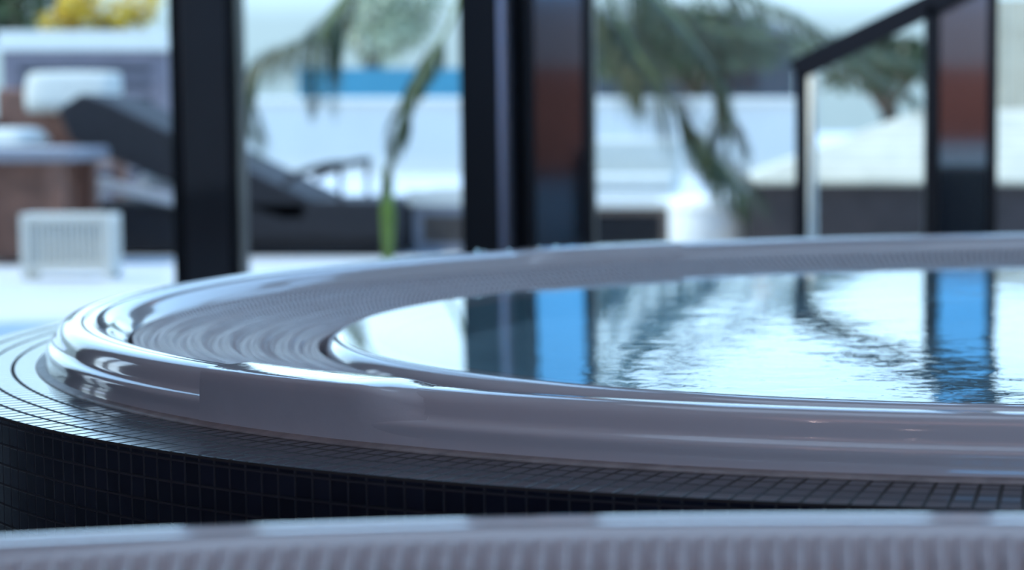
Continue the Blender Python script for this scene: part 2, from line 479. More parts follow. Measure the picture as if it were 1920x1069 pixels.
# the second tub, which the camera leans over: same make, turned
tub2 = copy_tree(tub); tub2.location = (0.03, 0.035, 0.0); tub2.rotation_euler = (0, 0, -PHI)
hi = grating(0.0262, -0.006).build('overflow_grating', M['grate'])
for o in list(tub2.children):
    if o.name.startswith('overflow_grating'): o.data = hi.data
    if o.name.startswith('rim_block'): bpy.data.objects.remove(o)      # its blocks lie outside the photograph
bpy.data.objects.remove(hi)
tag(tub2, 'second white whirlpool tub, only its far rim and grating in view, below the dark mosaic', 'hot tub', 'white whirlpool tubs')
pl2 = copy_tree(plinth); pl2.location = (0.03, 0.035, FLOOR); pl2.rotation_euler = (0, 0, -PHI)
tag(pl2, 'plinth hidden under the rim of the nearer, cropped white tub', 'plinth', 'mosaic plinths of the tubs')
water2 = water.copy(); COL.objects.link(water2); water2.location = (0.03, 0.035, 0.0); water2.rotation_euler = (0, 0, -PHI)
tag(water2, 'water inside the nearer, cropped white tub', 'water', None, 'stuff')

# water drops standing on the far rim
dr = MB()
for px, r in ((891, 0.0030), (905, 0.0016), (952, 0.0018), (1010, 0.0020), (1041, 0.0026), (1066, 0.0018), (1098, 0.0016)):
    best = None
    for i in range(3600):
        t = 2*PI*i/3600; x, y = path(t, -0.026)
        X, Y = x+TUB.x, y+TUB.y
        if y < 0: continue
        p = PX0 + FPX*X/(Y*math.cos(TH)); d = abs(p-px)
        if best is None or d < best[0]: best = (d, x, y)
    prof = [(r*math.sin(PI*k/10), r*0.8*(1-math.cos(PI*k/10))) for k in range(1, 10)]
    dr.lathe(prof, 14, (best[1], best[2], 0.0284))
drops = dr.build('water_drops', M['water'], smooth=True, loc=TUB)
tag(drops, 'small drops of water standing on the far rim of the big tub', 'water drops', None, 'stuff')

# ------------------------------------------------------------------ the room
def structure(name, mb, mat, **k):
    o = mb.build(name, mat, **k); o['kind'] = 'structure'; return o
XL, XR, YB, ZC = -5.2, 4.2, -12.0, 3.5
mb = MB(); mb.box(XL, YB, FLOOR-0.1, XR, WINY+0.1, FLOOR); structure('floor', mb, M['floor'])
mb = MB(); mb.box(XL-0.2, YB-0.2, ZC, XR+0.2, WINY+0.3, ZC+0.15); structure('ceiling', mb, M['ceiling'])
mb = MB(); mb.box(XR, YB, FLOOR, XR+0.2, -9.0, ZC); mb.box(XR, 1.0, FLOOR, XR+0.2, WINY+0.1, ZC)
mb.box(XR, -9.0, FLOOR, XR+0.2, 1.0, 0.3); mb.box(XR, -9.0, 3.0, XR+0.2, 1.0, ZC); structure('wall_right', mb, M['plaster'])
mb = MB(); mb.box(XR+0.09, -9.0, 0.3, XR+0.10, 1.0, 3.0); sw = structure('window_5', mb, M['glass'])  # unseen glazing, added to let bluish fill light into the room
for k in range(6):
    mb = MB(); y = -9.0+2.0*k; mb.box(XR+0.05, max(-9.0, y-0.04), 0.3, XR+0.14, min(1.0, y+0.04), 3.0); mb.build('mullion', M['black'], sw)
mb = MB(); mb.box(XL-0.2, YB-0.2, FLOOR, XR+0.2, YB, ZC); structure('wall_back', mb, M['back_plaster'])
mb = MB()
for y0, y1 in ((YB, 4.4), (4.9, 5.0), (5.5, WINY+0.1)): mb.box(XL-0.2, y0, FLOOR, XL, y1, ZC)
for y0, y1 in ((4.4, 4.9), (5.0, 5.5)):
    mb.box(XL-0.2, y0, FLOOR, XL, y1, FLOOR+0.1); mb.box(XL-0.2, y0, 1.6, XL, y1, ZC)
structure('wall_left', mb, M['plaster'])
# fittings on the wall behind the viewer, met only in reflections
mb = MB(); mb.box(-3.9, YB+0.03, FLOOR+0.02, XR-0.05, YB+0.06, 0.68); o = structure('baseboard_back', mb, M['redwood'])
mb = MB(); mb.box(-3.2, YB+0.05, 1.66, 3.4, YB+0.10, 3.4)
o = mb.build('light_panel', M['blue_lamp']); tag(o, 'blue backlit wall panel opposite the windows, seen only as blue reflections', 'light panel', None, 'structure')

# glazing wall: mullions with polished front strips, round column, panes between
def pxX(px, Y): return (px - PX0)/FPX*Y*1.0
def mullion(n, p0, p1, s0, s1):
    Y = WINY
    x0, x1 = at(p0, 220, Y).x, at(p1, 220, Y).x; a0, a1 = at(s0, 220, Y).x, at(s1, 220, Y).x
    mb = MB(); mb.box(x0, Y, FLOOR, x1, Y+0.10, ZC)
    o = structure('trim_%d' % n, mb, M['black'], bevel=0.004)
    mb = MB(); mb.box(x0, Y-0.012, FLOOR, a0, Y, ZC); mb.box(a1, Y-0.012, FLOOR, x1, Y, ZC)
    mb.build('edge_flange', M['black'], o, bevel=0.003)
    mb = MB(); mb.box(a0, Y-0.004, FLOOR+0.001, a1, Y, ZC-0.001)
    mb.build('polished_strip', M['mirror_strip'], o)
    return x0, x1
m1 = mullion(1, 322, 446, 343, 428)
m2 = mullion(2, 984, 1112, 1004, 1092)
m3 = mullion(3, 1757, 1870, 1762, 1850)
Yc = WINY
x0, x1, a0 = at(863, 220, Yc).x, at(984, 220, Yc).x, at(934, 220, Yc).x
mb = MB(); mb.box(x0, Yc, FLOOR, a0, Yc+0.10, ZC); mb.box(a0, Yc+0.075, FLOOR, x1, Yc+0.10, ZC)
col = structure('trim_4', mb, M['black'], bevel=0.004)
mb = MB(); w_ = x1-a0; ol = []
for k in range(17):
    t = PI/2*k/16; ol.append((a0+0.001+(w_-0.002)*math.sin(t), Yc+0.004+0.07*(1-math.cos(t))))
n = len(ol)
mb.add([(x, y, FLOOR) for x, y in ol]+[(x, y, ZC) for x, y in ol], [(i, i+1, n+i+1, n+i) for i in range(n-1)])
mb.build('polished_strip', M['strip_soft'], col, smooth=True)
def window(n, x0, x1):
    mb = MB(); mb.box(x0, WINY+0.045, FLOOR+0.04, x1, WINY+0.055, ZC-0.08)
    o = structure('window_%d' % n, mb, M['glass'])
    mb = MB(); mb.box(x0, WINY, FLOOR, x1, WINY+0.10, FLOOR+0.035); mb.build('bottom_rail', M['black'], o)
    mb = MB(); mb.box(x0, WINY, ZC-0.08, x1, WINY+0.10, ZC); mb.build('top_rail', M['black'], o)
window(1, XL, m1[0]); window(2, m1[1], m2[0]); window(3, m2[1], m3[0]); window(4, m3[1], XR)

# stair rail in front of the glazing
Yr = 5.72
hr = empty('handrail', (at(1620, 220, Yr).x, Yr, FLOOR))
tag(hr, 'black stair handrail sloping up to the right before the windows', 'handrail')
off = -hr.location
def hp(px, py, Y=Yr): return at(px, py, Y) + off
def vpost(p0, p1, ytop, dep, mat, Y=Yr):
    x0, x1 = hp(p0, 220, Y).x, hp(p1, 220, Y).x; zt = hp(p0, ytop, Y).z
    mb = MB(); mb.box(x0, -dep/2 + (Y-Yr), 0, x1, dep/2 + (Y-Yr), zt)
    return mb.build('post', mat, hr, bevel=0.003)
vpost(1491, 1514, 138, 0.045, M['black'])
vpost(1733, 1757, 12, 0.045, M['black'])
mb = MB(); a, b = hp(1494, 131), hp(1770, -4); d = (b-a)
mb.bar(a + d*-0.02, a + d*1.9, 0.045, 0.060); mb.build('rail', M['black'], hr, bevel=0.004)

# ------------------------------------------------------------------ outside
def ground_z(py, Y): return at(0, py, Y).z
mb = MB(); mb.box(-30, WINY+0.1, TERR-0.2, 30, 60, TERR); structure('ground', mb, M['terrace'])
T = TERR
# reclining lounger seen from the side
Y = 10.0
def X(px, Y=10.0): return at(px, 200, Y).x
def Z(py, Y=10.0): return at(1500, py, Y).z
lg = empty('sun_lounger', (X(480), Y, T))
tag(lg, 'dark rattan sun lounger with raised back and pale frame on the terrace', 'sun lounger')
ox, oz = lg.location.x, T
def P(px, py): return (X(px)-ox, Z(py)-oz)
mb = MB(); mb.prism([P(152, 205), P(196, 176), P(240, 190), P(605, 368), P(600, 405), P(560, 408), P(330, 330), P(175, 262)][::-1], -0.33, 0.33)
mb.build('backrest', M['rattan'], lg, bevel=0.012)
mb = MB(); mb.prism([P(430, 372), P(768, 372), P(768, 440), P(430, 440)][::-1], -0.33, 0.33)
mb.build('seat', M['rattan'], lg, bevel=0.012)
mb = MB(); mb.prism([P(214, 372), P(430, 392), P(764, 430), (P(764, 0)[0], 0.015), (P(214, 0)[0], 0.015)][::-1], -0.29, 0.29)
mb.build('skirt', M['rattan'], lg, bevel=0.006)
for s in (-0.31, 0.31):
    mb2 = MB(); pts = [P(560, 340), P(580, 326), P(610, 314), P(640, 307), P(668, 304)]
    mb2.tube([(x, s, z) for x, z in pts], 0.017, 8)
    mb2.tube([(P(662, 305)[0], s, P(662, 305)[1]), (P(662, 372)[0], s, P(640, 374)[1])], 0.012, 8)
    mb2.build('armrest', M['rattan'], lg, smooth=True)
    mb2 = MB(); mb2.bar((P(222, 338)[0], s, P(222, 338)[1]), (P(560, 420)[0], s, P(560, 420)[1]), 0.03, 0.05)
    mb2.build('side_rail', M['alu_light'], lg, bevel=0.006)
    mb2 = MB(); a = P(232, 345); mb2.bar((a[0], s, a[1]), (P(150, 420)[0], s, 0.0), 0.03, 0.045); mb2.build('leg', M['alu_light'], lg, bevel=0.006)
    mb2 = MB(); mb2.box(P(735,0)[0], s-0.025, 0, P(760,0)[0], s+0.025, Z(438)-oz); mb2.build('leg', M['rattan'], lg)
    mb2 = MB(); mb2.box(P(450,0)[0], s-0.025, 0, P(475,0)[0], s+0.025, Z(438)-oz); mb2.build('leg', M['rattan'], lg)

def slat_box(name, p0, p1, ytop, Y, depth, frame, slat, rows=None, cols=None, legs=0.0, fw=0.022, ground=T, rim=None, inner=None):
    """a frame filled with boards, all four sides; returns root"""
    x0, x1 = at(p0, 300, Y).x, at(p1, 300, Y).x; h = at(1500, ytop, Y).z - ground
    r = empty(name, ((x0+x1)/2, Y+depth/2, ground)); w = x1-x0
    mb = MB()
    for sx in (-1, 1):
        for sy in (-1, 1):
            cx, cy = sx*(w/2-fw/2), sy*(depth/2-fw/2)
            mb.box(cx-fw/2, cy-fw/2, 0, cx+fw/2, cy+fw/2, h)
    for z in (legs, h-fw):
        for sy in (-1, 1): mb.box(-w/2+fw, sy*(depth/2-fw/2)-fw/2, z, w/2-fw, sy*(depth/2-fw/2)+fw/2, z+fw)
        for sx in (-1, 1): mb.box(sx*(w/2-fw/2)-fw/2, -depth/2+fw, z, sx*(w/2-fw/2)+fw/2, depth/2-fw, z+fw)
    mb.build('frame', frame, r, bevel=0.003)
    mb = MB()
    if cols:
        for k in range(cols):
            c = -w/2+fw + (w-2*fw)*(k+0.5)/cols; s = (w-2*fw)/cols*0.33
            for sy in (-1, 1): mb.box(c-s, sy*(depth/2-0.012)-0.006, legs+fw, c+s, sy*(depth/2-0.012)+0.006, h-fw)
        nc = max(3, int(cols*depth/w))
        for k in range(nc):
            c = -depth/2+fw + (depth-2*fw)*(k+0.5)/nc; s = (depth-2*fw)/nc*0.33
            for sx in (-1, 1): mb.box(sx*(w/2-0.012)-0.006, c-s, legs+fw, sx*(w/2-0.012)+0.006, c+s, h-fw)
    if rows:
        for k in range(rows):
            z0 = legs+fw + (h-2*fw-legs)*k/rows; z1 = z0 + (h-2*fw-legs)/rows*0.62
            for sy in (-1, 1): mb.box(-w/2+fw*0.5, sy*(depth/2-0.012)-0.008, z0, w/2-fw*0.5, sy*(depth/2-0.012)+0.008, z1)
            for sx in (-1, 1): mb.box(sx*(w/2-0.012)-0.008, -depth/2+fw*0.5, z0, sx*(w/2-0.012)+0.008, depth/2-fw*0.5, z1)
    mb.build('slats', slat, r)
    mb = MB(); mb.box(-w/2+0.03, -depth/2+0.03, legs+0.02, w/2-0.03, depth/2-0.03, h-0.02); mb.build('inner_panel', inner or M['slate'], r)
    if rim is not None:
        mb = MB(); t = 0.05
        mb.box(-w/2-0.02, -depth/2-0.02, h, w/2+0.02, -depth/2+t, h+rim); mb.box(-w/2-0.02, depth/2-t, h, w/2+0.02, depth/2+0.02, h+rim)
        mb.box(-w/2-0.02, -depth/2+t, h, -w/2+t, depth/2-t, h+rim); mb.box(w/2-t, -depth/2+t, h, w/2+0.02, depth/2-t, h+rim)
        mb.build('top_rim', M['white'], r, bevel=0.006)
        mb = MB(); mb.box(-w/2+t, -depth/2+t, h-0.01, w/2-t, depth/2-t, h+rim*0.4); mb.build('soil', M['trunk'], r)
    return r

st = slat_box('slatted_crate', 33, 204, 402, 8.35, 0.13, M['white'], M['white'], cols=13, legs=0.03, fw=0.030, inner=M['fabric_white'])
tag(st, 'small white crate with upright slats, lowest thing in the left window', 'crate')
pl = slat_box('slatted_planter', 8, 318, 95, 13.2, 0.5, M['grey_slat'], M['grey_slat'], rows=9, fw=0.10, rim=0.12)
tag(pl, 'grey board planter with white rim holding the yellow shrub', 'planter')
pl = slat_box('slatted_planter', 772, 900, 386, 9.9, 0.40, M['alu'], M['rattan_grey'], rows=6, fw=0.045, rim=0.075)
tag(pl, 'brown slatted planter box with pale rim left of the round black column', 'planter')
pl = slat_box('slatted_planter', 1085, 1250, 390, 9.9, 0.40, M['rattan_grey'], M['rattan'], rows=5, fw=0.03, rim=0.03)
tag(pl, 'dark slatted planter box beside the white pouf, right of the round column', 'planter')

# low grey table with brown legs
Y = 9.3
tb = empty('low_table', (at(60, 300, Y).x, Y+0.02, T)); tag(tb, 'low table with grey top on a brown wood base at the left edge', 'table')
x0, x1 = at(-60, 300, Y).x-tb.location.x, at(170, 300, Y).x-tb.location.x
zt = at(1500, 276, Y).z-T
mb = MB(); mb.box(x0, -0.25, zt-0.06, x1, 0.25, zt); mb.build('table_top', M['alu'], tb, bevel=0.015, seg=3)
for sx in (x0+0.06, x1-0.09):
    for sy in (-0.2, 0.2):
        mb = MB(); mb.box(sx-0.035, sy-0.035, 0, sx+0.035, sy+0.035, zt-0.06); mb.build('leg', M['brown'], tb, bevel=0.004)
mb = MB(); mb.box(x0+0.06, -0.16, 0.02, x1-0.12, 0.2, zt-0.06); mb.build('cabinet', M['brown'], tb, bevel=0.005)

# armchair with white cushions behind it
Y = 11.3
ch = empty('armchair', (at(80, 300, Y).x, Y, T)); tag(ch, 'dark brown garden armchair carrying white cushions behind the low table', 'armchair')
w = 0.34
zb = at(1500, 165, Y).z-T
mb = MB(); mb.prism([(-0.0, 0.28), (0.0, 0.0)][:0] or [(-w, 0.36), (w, 0.36), (w, zb), (-w, zb)], 0.26, 0.32); mb.build('backrest', M['brown'], ch, bevel=0.02)
mb = MB(); mb.box(-w, -0.30, 0.36, w, 0.26, 0.44); mb.build('seat', M['brown'], ch, bevel=0.01)
for sx in (-w, w):
    mb = MB(); mb.box(sx-0.03, -0.32, 0.58, sx+0.03, 0.26, 0.62); mb.build('armrest', M['brown'], ch, bevel=0.01)
    for sy in (-0.29, 0.22):
        mb = MB(); mb.box(sx-0.03, sy-0.03, 0, sx+0.03, sy+0.03, 0.58); mb.build('leg', M['brown'], ch)
def cushion(cx, cy, cz, wx, wy, wz, rx, label):
    mb = MB(); n = 12
    pts = []
    for j in range(n+1):
        for i in range(n+1):
            u, v = -1+2*i/n, -1+2*j/n
            e = max(0.0, 1-u**6)*max(0.0, 1-v**6)
            pts.append((u*(1-0.06*(v*v)), v*(1-0.06*(u*u)), e**0.5))
    vs = [(wx*x, wy*y, wz*z) for x, y, z in pts] + [(wx*x, wy*y, -wz*z) for x, y, z in pts]
    fs = []; m = n+1
    for j in range(n):
        for i in range(n):
            a = j*m+i; fs.append((a, a+1, a+m+1, a+m)); b = a+m*m; fs.append((b, b+m, b+m+1, b+1))
    mb.add(vs, fs)
    o = mb.build('cushion', M['fabric_white'], smooth=True, loc=(cx, cy, cz)); o.rotation_euler = (rx, 0, 0)
    tag(o, label, 'cushion', 'white cushions on the armchair'); return o
c = at(105, 172, 11.2); cushion(c.x, 11.47, c.z, 0.26, 0.115, 0.07, math.radians(78), 'white back cushion leaning in the brown armchair')
cushion(at(12, 228, 11.2).x, 11.2, T+0.505, 0.16, 0.24, 0.065, 0, 'white seat cushion lying in the brown armchair')

# foliage
def leaves(n, fn, size, mb=None):
    mb = mb or MB()
    for _ in range(n):
        p = Vector(fn()); L = size*random.uniform(0.6, 1.3); W = L*0.32
        q = Matrix.Rotation(random.uniform(0, 2*PI), 3, 'Z') @ Matrix.Rotation(random.uniform(-0.9, 1.2), 3, 'Y')
        vs = [Vector((0,0,0)), Vector((L*0.45,-W,0.06*L)), Vector((L,0,-0.05*L)), Vector((L*0.45,W,0.06*L))]
        mb.add([p + q @ v for v in vs], [(0,1,2),(0,2,3)])
    return mb
def ball(c, rx, ry, rz):
    def f():
        while True:
            v = Vector((random.uniform(-1,1), random.uniform(-1,1), random.uniform(-1,1)))
            if v.length < 1: break
        v = v.normalized()*(v.length**0.5)
        return (c[0]+rx*v.x, c[1]+ry*v.y, c[2]+rz*v.z)
    return f
# yellow shrub in the left planter
Y = 13.45
zp = at(1500, 88, Y).z
sh = empty('flowering_shrub', (at(175, 50, Y).x, Y, zp-0.02)); tag(sh, 'yellow flowering shrub in the grey board planter at left', 'shrub')
mb = MB()
for cx, cz, r in ((-0.22, 0.12, 0.13), (-0.05, 0.16, 0.13), (0.08, 0.22, 0.13), (0.20, 0.18, 0.11), (0.30, 0.30, 0.12), (-0.12, 0.27, 0.10)):
    leaves(220, ball((cx, 0, cz), r, 0.15, r), 0.06, mb)
mb.build('blossom', M['yellow'], sh)
mb = MB()
for cx in (-0.2, -0.05, 0.1, 0.22): mb.tube([(cx*0.4, 0, 0), (cx*0.8, 0.02, 0.10), (cx, 0, 0.25)], [0.012, 0.009, 0.005], 6)
mb.build('stem', M['palm_stem'], sh, smooth=True)

# potted palm behind the black column, its fronds hanging before both middle windows
Yp = 8.3
pc = at(1010, 60, Yp)
palm = empty('palm_tree', (pc.x, Yp, T)); tag(palm, 'palm whose feathery fronds hang across the two middle windows', 'palm tree')
crown = Vector((0, 0, 1.28))
mb = MB(); n = 14
mb.tube([(0.03*math.sin(i*0.5), 0, (crown.z-0.0)*i/(n-1)) for i in range(n)], [0.085-0.003*i+(0.006 if i % 2 else 0) for i in range(n)], 14)
mb.build('trunk', M['trunk'], palm, smooth=True)
def bez(pts, n):
    """Catmull-Rom polyline"""
    P_ = [pts[0]] + pts + [pts[-1]]; out = []
    for i in range(1, len(P_)-2):
        for k in range(n):
            t = k/n; p0, p1, p2, p3 = P_[i-1], P_[i], P_[i+1], P_[i+2]
            out.append(0.5*((2*p1)+(p2-p0)*t+(2*p0-5*p1+4*p2-p3)*t*t+(3*p1-3*p2+p3-p0)*t**3))
    out.append(pts[-1]); return out
def frond(pix, Ys, leaf, droop, start=0.25, dens=1.0, width=0.013):
    pts = [crown.copy()]
    for (px, py), y in zip(pix, Ys): pts.append(at(px, py, y) - Vector((palm.location.x, Yp, T)))
    ln = bez(pts, 14)
    st_ = MB(); m = len(ln)
    st_.tube(ln, [0.011*(1-0.8*i/(m-1)) for i in range(m)], 6)
    fr = st_.build('frond', M['palm_stem'], palm, smooth=True)
    mb = MB()
    for i in range(int(m*start), m):
        f = i/(m-1); d = (ln[min(i+1, m-1)]-ln[i-1]).normalized()
        side = d.cross(Vector((0, 0, 1)))
        if side.length < 0.2: side = Vector((0.7, 0.7, 0))
        side.normalize()
        for rep in range(int(2*dens) if random.random() > dens % 1 else int(2*dens)+1):
            for s in (-1, 1):
                L = leaf*(0.55+0.45*math.sin(PI*min(1, f*0.9+0.1)))*random.uniform(0.8, 1.15)
                base = ln[i] + d*random.uniform(-0.01, 0.01)
                v0 = (d*0.75 + side*s*random.uniform(0.5, 0.9) + Vector((0, 0, random.uniform(-0.1, 0.25)))).normalized()
                p1 = base + v0*L*0.4; v1 = (v0 + Vector((0, 0, -droop))).normalized(); p2 = p1 + v1*L*0.35
                v2 = (v1 + Vector((0, 0, -droop*1.2))).normalized(); p3 = p2 + v2*L*0.3
                n_ = v0.cross(Vector((0, 0, 1)));
                n_ = n_.normalized() if n_.length > 1e-3 else Vector((1, 0, 0))
                w0 = width*random.uniform(0.6, 1.0)
                mb.add([base-n_*w0*0.4, base+n_*w0*0.4, p1+n_*w0*0.5, p1-n_*w0*0.5, p2+n_*w0*0.4, p2-n_*w0*0.4, p3], [(0,1,2,3),(3,2,4,5),(5,4,6)])
    mb.build('leaflets', M['palm'], fr)
frond([(800, -190), (660, -10), (600, 62), (520, 100), (472, 150), (458, 235)], [8.3, 8.2, 8.1, 8.0, 8.0, 8.0], 0.30, 1.0, 0.3, 1.5, 0.006)
frond([(760, -150), (640, 0), (607, 60), (601, 120), (606, 190)], [8.2, 8.1, 8.0, 7.95, 7.9], 0.18, 1.4, 0.5, 1.5, 0.006)
frond([(900, -120), (850, 30), (800, 120), (762, 190), (742, 260), (722, 345)], [8.2, 8.0, 7.9, 7.85, 7.8, 7.8], 0.13, 1.4, 0.40, 0.7)
frond([(1090, -120), (1170, 60), (1230, 150), (1290, 240), (1345, 300), (1392, 350)], [8.2, 8.1, 8.0, 8.0, 7.95, 7.9], 0.34, 1.0, 0.25, 1.6, 0.006)
frond([(1110, -160), (1230, 10), (1370, 60), (1520, 80), (1690, 170)], [8.4, 8.4, 8.4, 8.4, 8.4], 0.34, 0.8, 0.2, 1.3, 0.008)
frond([(1080, -80), (1120, 20), (1160, 90), (1190, 160)], [8.4, 8.5, 8.5, 8.5], 0.28, 0.9, 0.3, 1.2)
frond([(1120, -200), (1300, -60), (1480, 30), (1600, 90), (1700, 120)], [8.6, 8.7, 8.8, 8.9, 9.0], 0.28, 0.7, 0.3, 1.4)
frond([(1060, -200), (1180, -60), (1290, 60), (1340, 150), (1360, 240)], [8.1, 8.0, 7.9, 7.9, 7.9], 0.36, 1.1, 0.2, 1.6, 0.006)
# upright green stalk in a pot, left of the column planter
gs = empty('tall_stalk_plant', (at(724, 400, 9.4).x, 9.4, T)); tag(gs, 'slim bright green stalk plant rising left of the brown slatted planter', 'plant')
mb = MB()
for k in range(9):
    a = random.uniform(-0.03, 0.03); b = random.uniform(-0.03, 0.03)
    mb.tube([(a*0.4, b*0.4, 0.0), (a, b, 0.2), (a*1.3+random.uniform(-.02,.02), b, 0.36+random.uniform(0, .06))], [0.012, 0.009, 0.003], 6)
mb.build('stalks', M['green_stalk'], gs, smooth=True)

# slender pale pole just outside
pq = at(1523, 300, 6.7); pole = empty('garden_pole', (pq.x, 6.7, T)); tag(pole, 'slender pale pole right beside the black handrail post', 'pole')
mb = MB(); mb.tube([(0, 0, 0), (0, 0, at(1500, 140, 6.7).z-T)], 0.016, 14); mb.build('shaft', M['white'], pole, smooth=True)
mb = MB(); mb.lathe([(0.05, 0), (0.05, 0.012), (0.02, 0.018)], 20); mb.build('base_plate', M['alu'], pole)
# white pouf
Y = 9.6
pf = empty('round_pouf', (at(1325, 420, Y).x, Y+0.2, T)); tag(pf, 'round white pouf glowing in the sun right of the dark slatted planter', 'pouf')
rr = (at(1402, 420, Y).x-at(1250, 420, Y).x)/2; hh = at(1500, 372, Y).z-T
mb = MB(); mb.lathe([(rr*0.93, 0.0), (rr, 0.03), (rr, hh-0.06), (rr*0.97, hh-0.02), (rr*0.88, hh), (rr*0.4, hh+0.006)], 40); mb.build('body', M['pouf'], pf, smooth=True)
mb = MB(); mb.tube([(rr*1.003*math.cos(2*PI*k/40), rr*1.003*math.sin(2*PI*k/40), hh-0.055) for k in range(41)], 0.006, 6); mb.build('piping', M['white'], pf, smooth=True)

# white sofa block behind
Y = 12.0
sf = empty('garden_sofa', (at(1150, 300, Y).x, Y+0.3, T)); tag(sf, 'white cushioned garden sofa behind the dark slatted planter', 'sofa')
x0, x1 = at(960, 300, Y).x-sf.location.x, at(1268, 300, Y).x-sf.location.x
z1, z2 = at(1500, 330, Y).z-T, at(1500, 262, Y).z-T
mb = MB(); mb.box(x0, -0.3, 0.03, x1, 0.3, z1*0.75); mb.build('base', M['white'], sf, bevel=0.02, seg=3)
mb = MB(); mb.box(x0, 0.15, z1*0.75, x1, 0.32, z2); mb.build('backrest', M['fabric_white'], sf, bevel=0.03, seg=3)
mb = MB(); mb.box(x0+0.02, -0.3, z1*0.75, x1-0.02, 0.15, z1); mb.build('seat_cushion', M['fabric_white'], sf, bevel=0.03, seg=3)

# long box with sloping pale lid
Y = 9.2
bx = empty('storage_bench', (at(1660, 400, Y).x, Y+0.55, T)); tag(bx, 'long dark box with pale boarded sloping lid behind the handrail', 'storage box')
x0, x1 = at(1402, 300, Y).x-bx.location.x, at(2150, 300, Y).x-bx.location.x
zb_ = at(1500, 347, Y).z-T
mb = MB(); mb.box(x0, -0.55, 0, x1, 0.55, zb_); mb.build('body', M['dark_brown'], bx, bevel=0.01)
def hip(x0, x1, zb, zt, xr0, xr1, dy, mat, name, par, ov=0.03):
    mb = MB(); a, b = x0-ov, x1+ov
    vs = [(a,-dy-ov,zb),(b,-dy-ov,zb),(b,dy+ov,zb),(a,dy+ov,zb),(xr0,0,zt),(xr1,0,zt),
          (a,-dy-ov,zb-0.02),(b,-dy-ov,zb-0.02),(b,dy+ov,zb-0.02),(a,dy+ov,zb-0.02)]
    mb.add(vs, [(0,1,5,4),(1,2,5),(2,3,4,5),(3,0,4),(6,7,1,0),(7,8,2,1),(8,9,3,2),(9,6,0,3),(9,8,7,6)])
    return mb.build(name, mat, par)
zt_ = at(1500, 205, Y+0.55).z-T
hip(x0, x1, zb_+0.02, zt_, at(1740, 300, Y).x-bx.location.x, at(1980, 300, Y).x-bx.location.x, 0.55, M['cream'], 'lid', bx)

# beige board fence at the far right, low white wall, blue hoarding, far house, trees
Y = 13.5
fx0, fx1 = at(1800, 200, Y).x, at(2500, 200, Y).x
fn = empty('board_fence', ((fx0+fx1)/2, Y, T)); tag(fn, 'tall beige fence of upright boards at the right edge', 'fence')
mb = MB(); hw = (fx1-fx0)/2; nb = int((fx1-fx0)/0.10)
for k in range(nb): mb.box(-hw+k*0.10, -0.012+(0.006 if k % 2 else 0), 0.05, -hw+k*0.10+0.093, 0.012+(0.006 if k % 2 else 0), 1.36)
mb.build('boards', M['beige'], fn)
for k in range(3):
    mb = MB(); x = -hw + hw*k; mb.box(x-0.04, 0.02, 0, x+0.04, 0.09, 1.40); mb.build('post', M['brown'], fn)
mb = MB(); mb.box(-hw, 0.02, 0.4, hw, 0.05, 0.47); mb.box(-hw, 0.02, 1.1, hw, 0.05, 1.17); mb.build('cross_rail', M['brown'], fn)

Y = 22.0
w0, w1 = at(250, 200, Y).x, at(1500, 200, Y).x
gw = empty('garden_wall', ((w0+w1)/2, Y, T)); tag(gw, 'low white garden wall across the back of the terrace', 'wall')
hz = at(1500, 192, Y).z-T
mb = MB(); mb.box((w0-w1)/2, 0, 0, (w1-w0)/2, 0.3, hz); mb.build('wall_body', M['white_wall'], gw)
mb = MB(); mb.box((w0-w1)/2, -0.06, hz, (w1-w0)/2, 0.36, hz+0.05); mb.build('coping', M['white'], gw, bevel=0.01)
Y = 24.0
h0, h1 = at(560, 200, Y).x, at(900, 200, Y).x
bh = empty('blue_hoarding', ((h0+h1)/2, Y, T)); tag(bh, 'bright blue hoarding showing above the low white wall', 'hoarding')
zt = at(1500, 128, Y).z-T
mb = MB(); mb.box((h0-h1)/2, 0, 0.1, (h1-h0)/2, 0.05, zt); mb.build('panel', M['blue_panel'], bh)
for k in range(4):
    x = (h0-h1)/2+0.1+(h1-h0-0.2)*k/3; mb = MB(); mb.box(x-0.04, 0.05, 0, x+0.04, 0.13, zt-0.03); mb.build('post', M['alu'], bh)

Y = 30.0
q0, q1 = at(1115, 100, Y).x, at(1490, 100, Y).x
hs = empty('garden_house', ((q0+q1)/2, Y+1.5, T)); tag(hs, 'slate grey house far behind the palm fronds', 'house')
zz = at(1500, 70, Y).z-T; hw = (q1-q0)/2
mb = MB(); mb.box(-hw, -1.5, 0, hw, 1.5, zz); mb.build('walls', M['slate'], hs)
hip(-hw, hw, zz+0.02, zz+0.45, -hw*0.4, hw*0.4, 1.5, M['slate'], 'roof', hs, 0.15)
for x in (-hw*0.5, hw*0.45):
    mb = MB(); mb.box(x-0.25, -1.53, zz-0.75, x+0.25, -1.49, zz-0.25); mb.build('window', M['black'], hs)

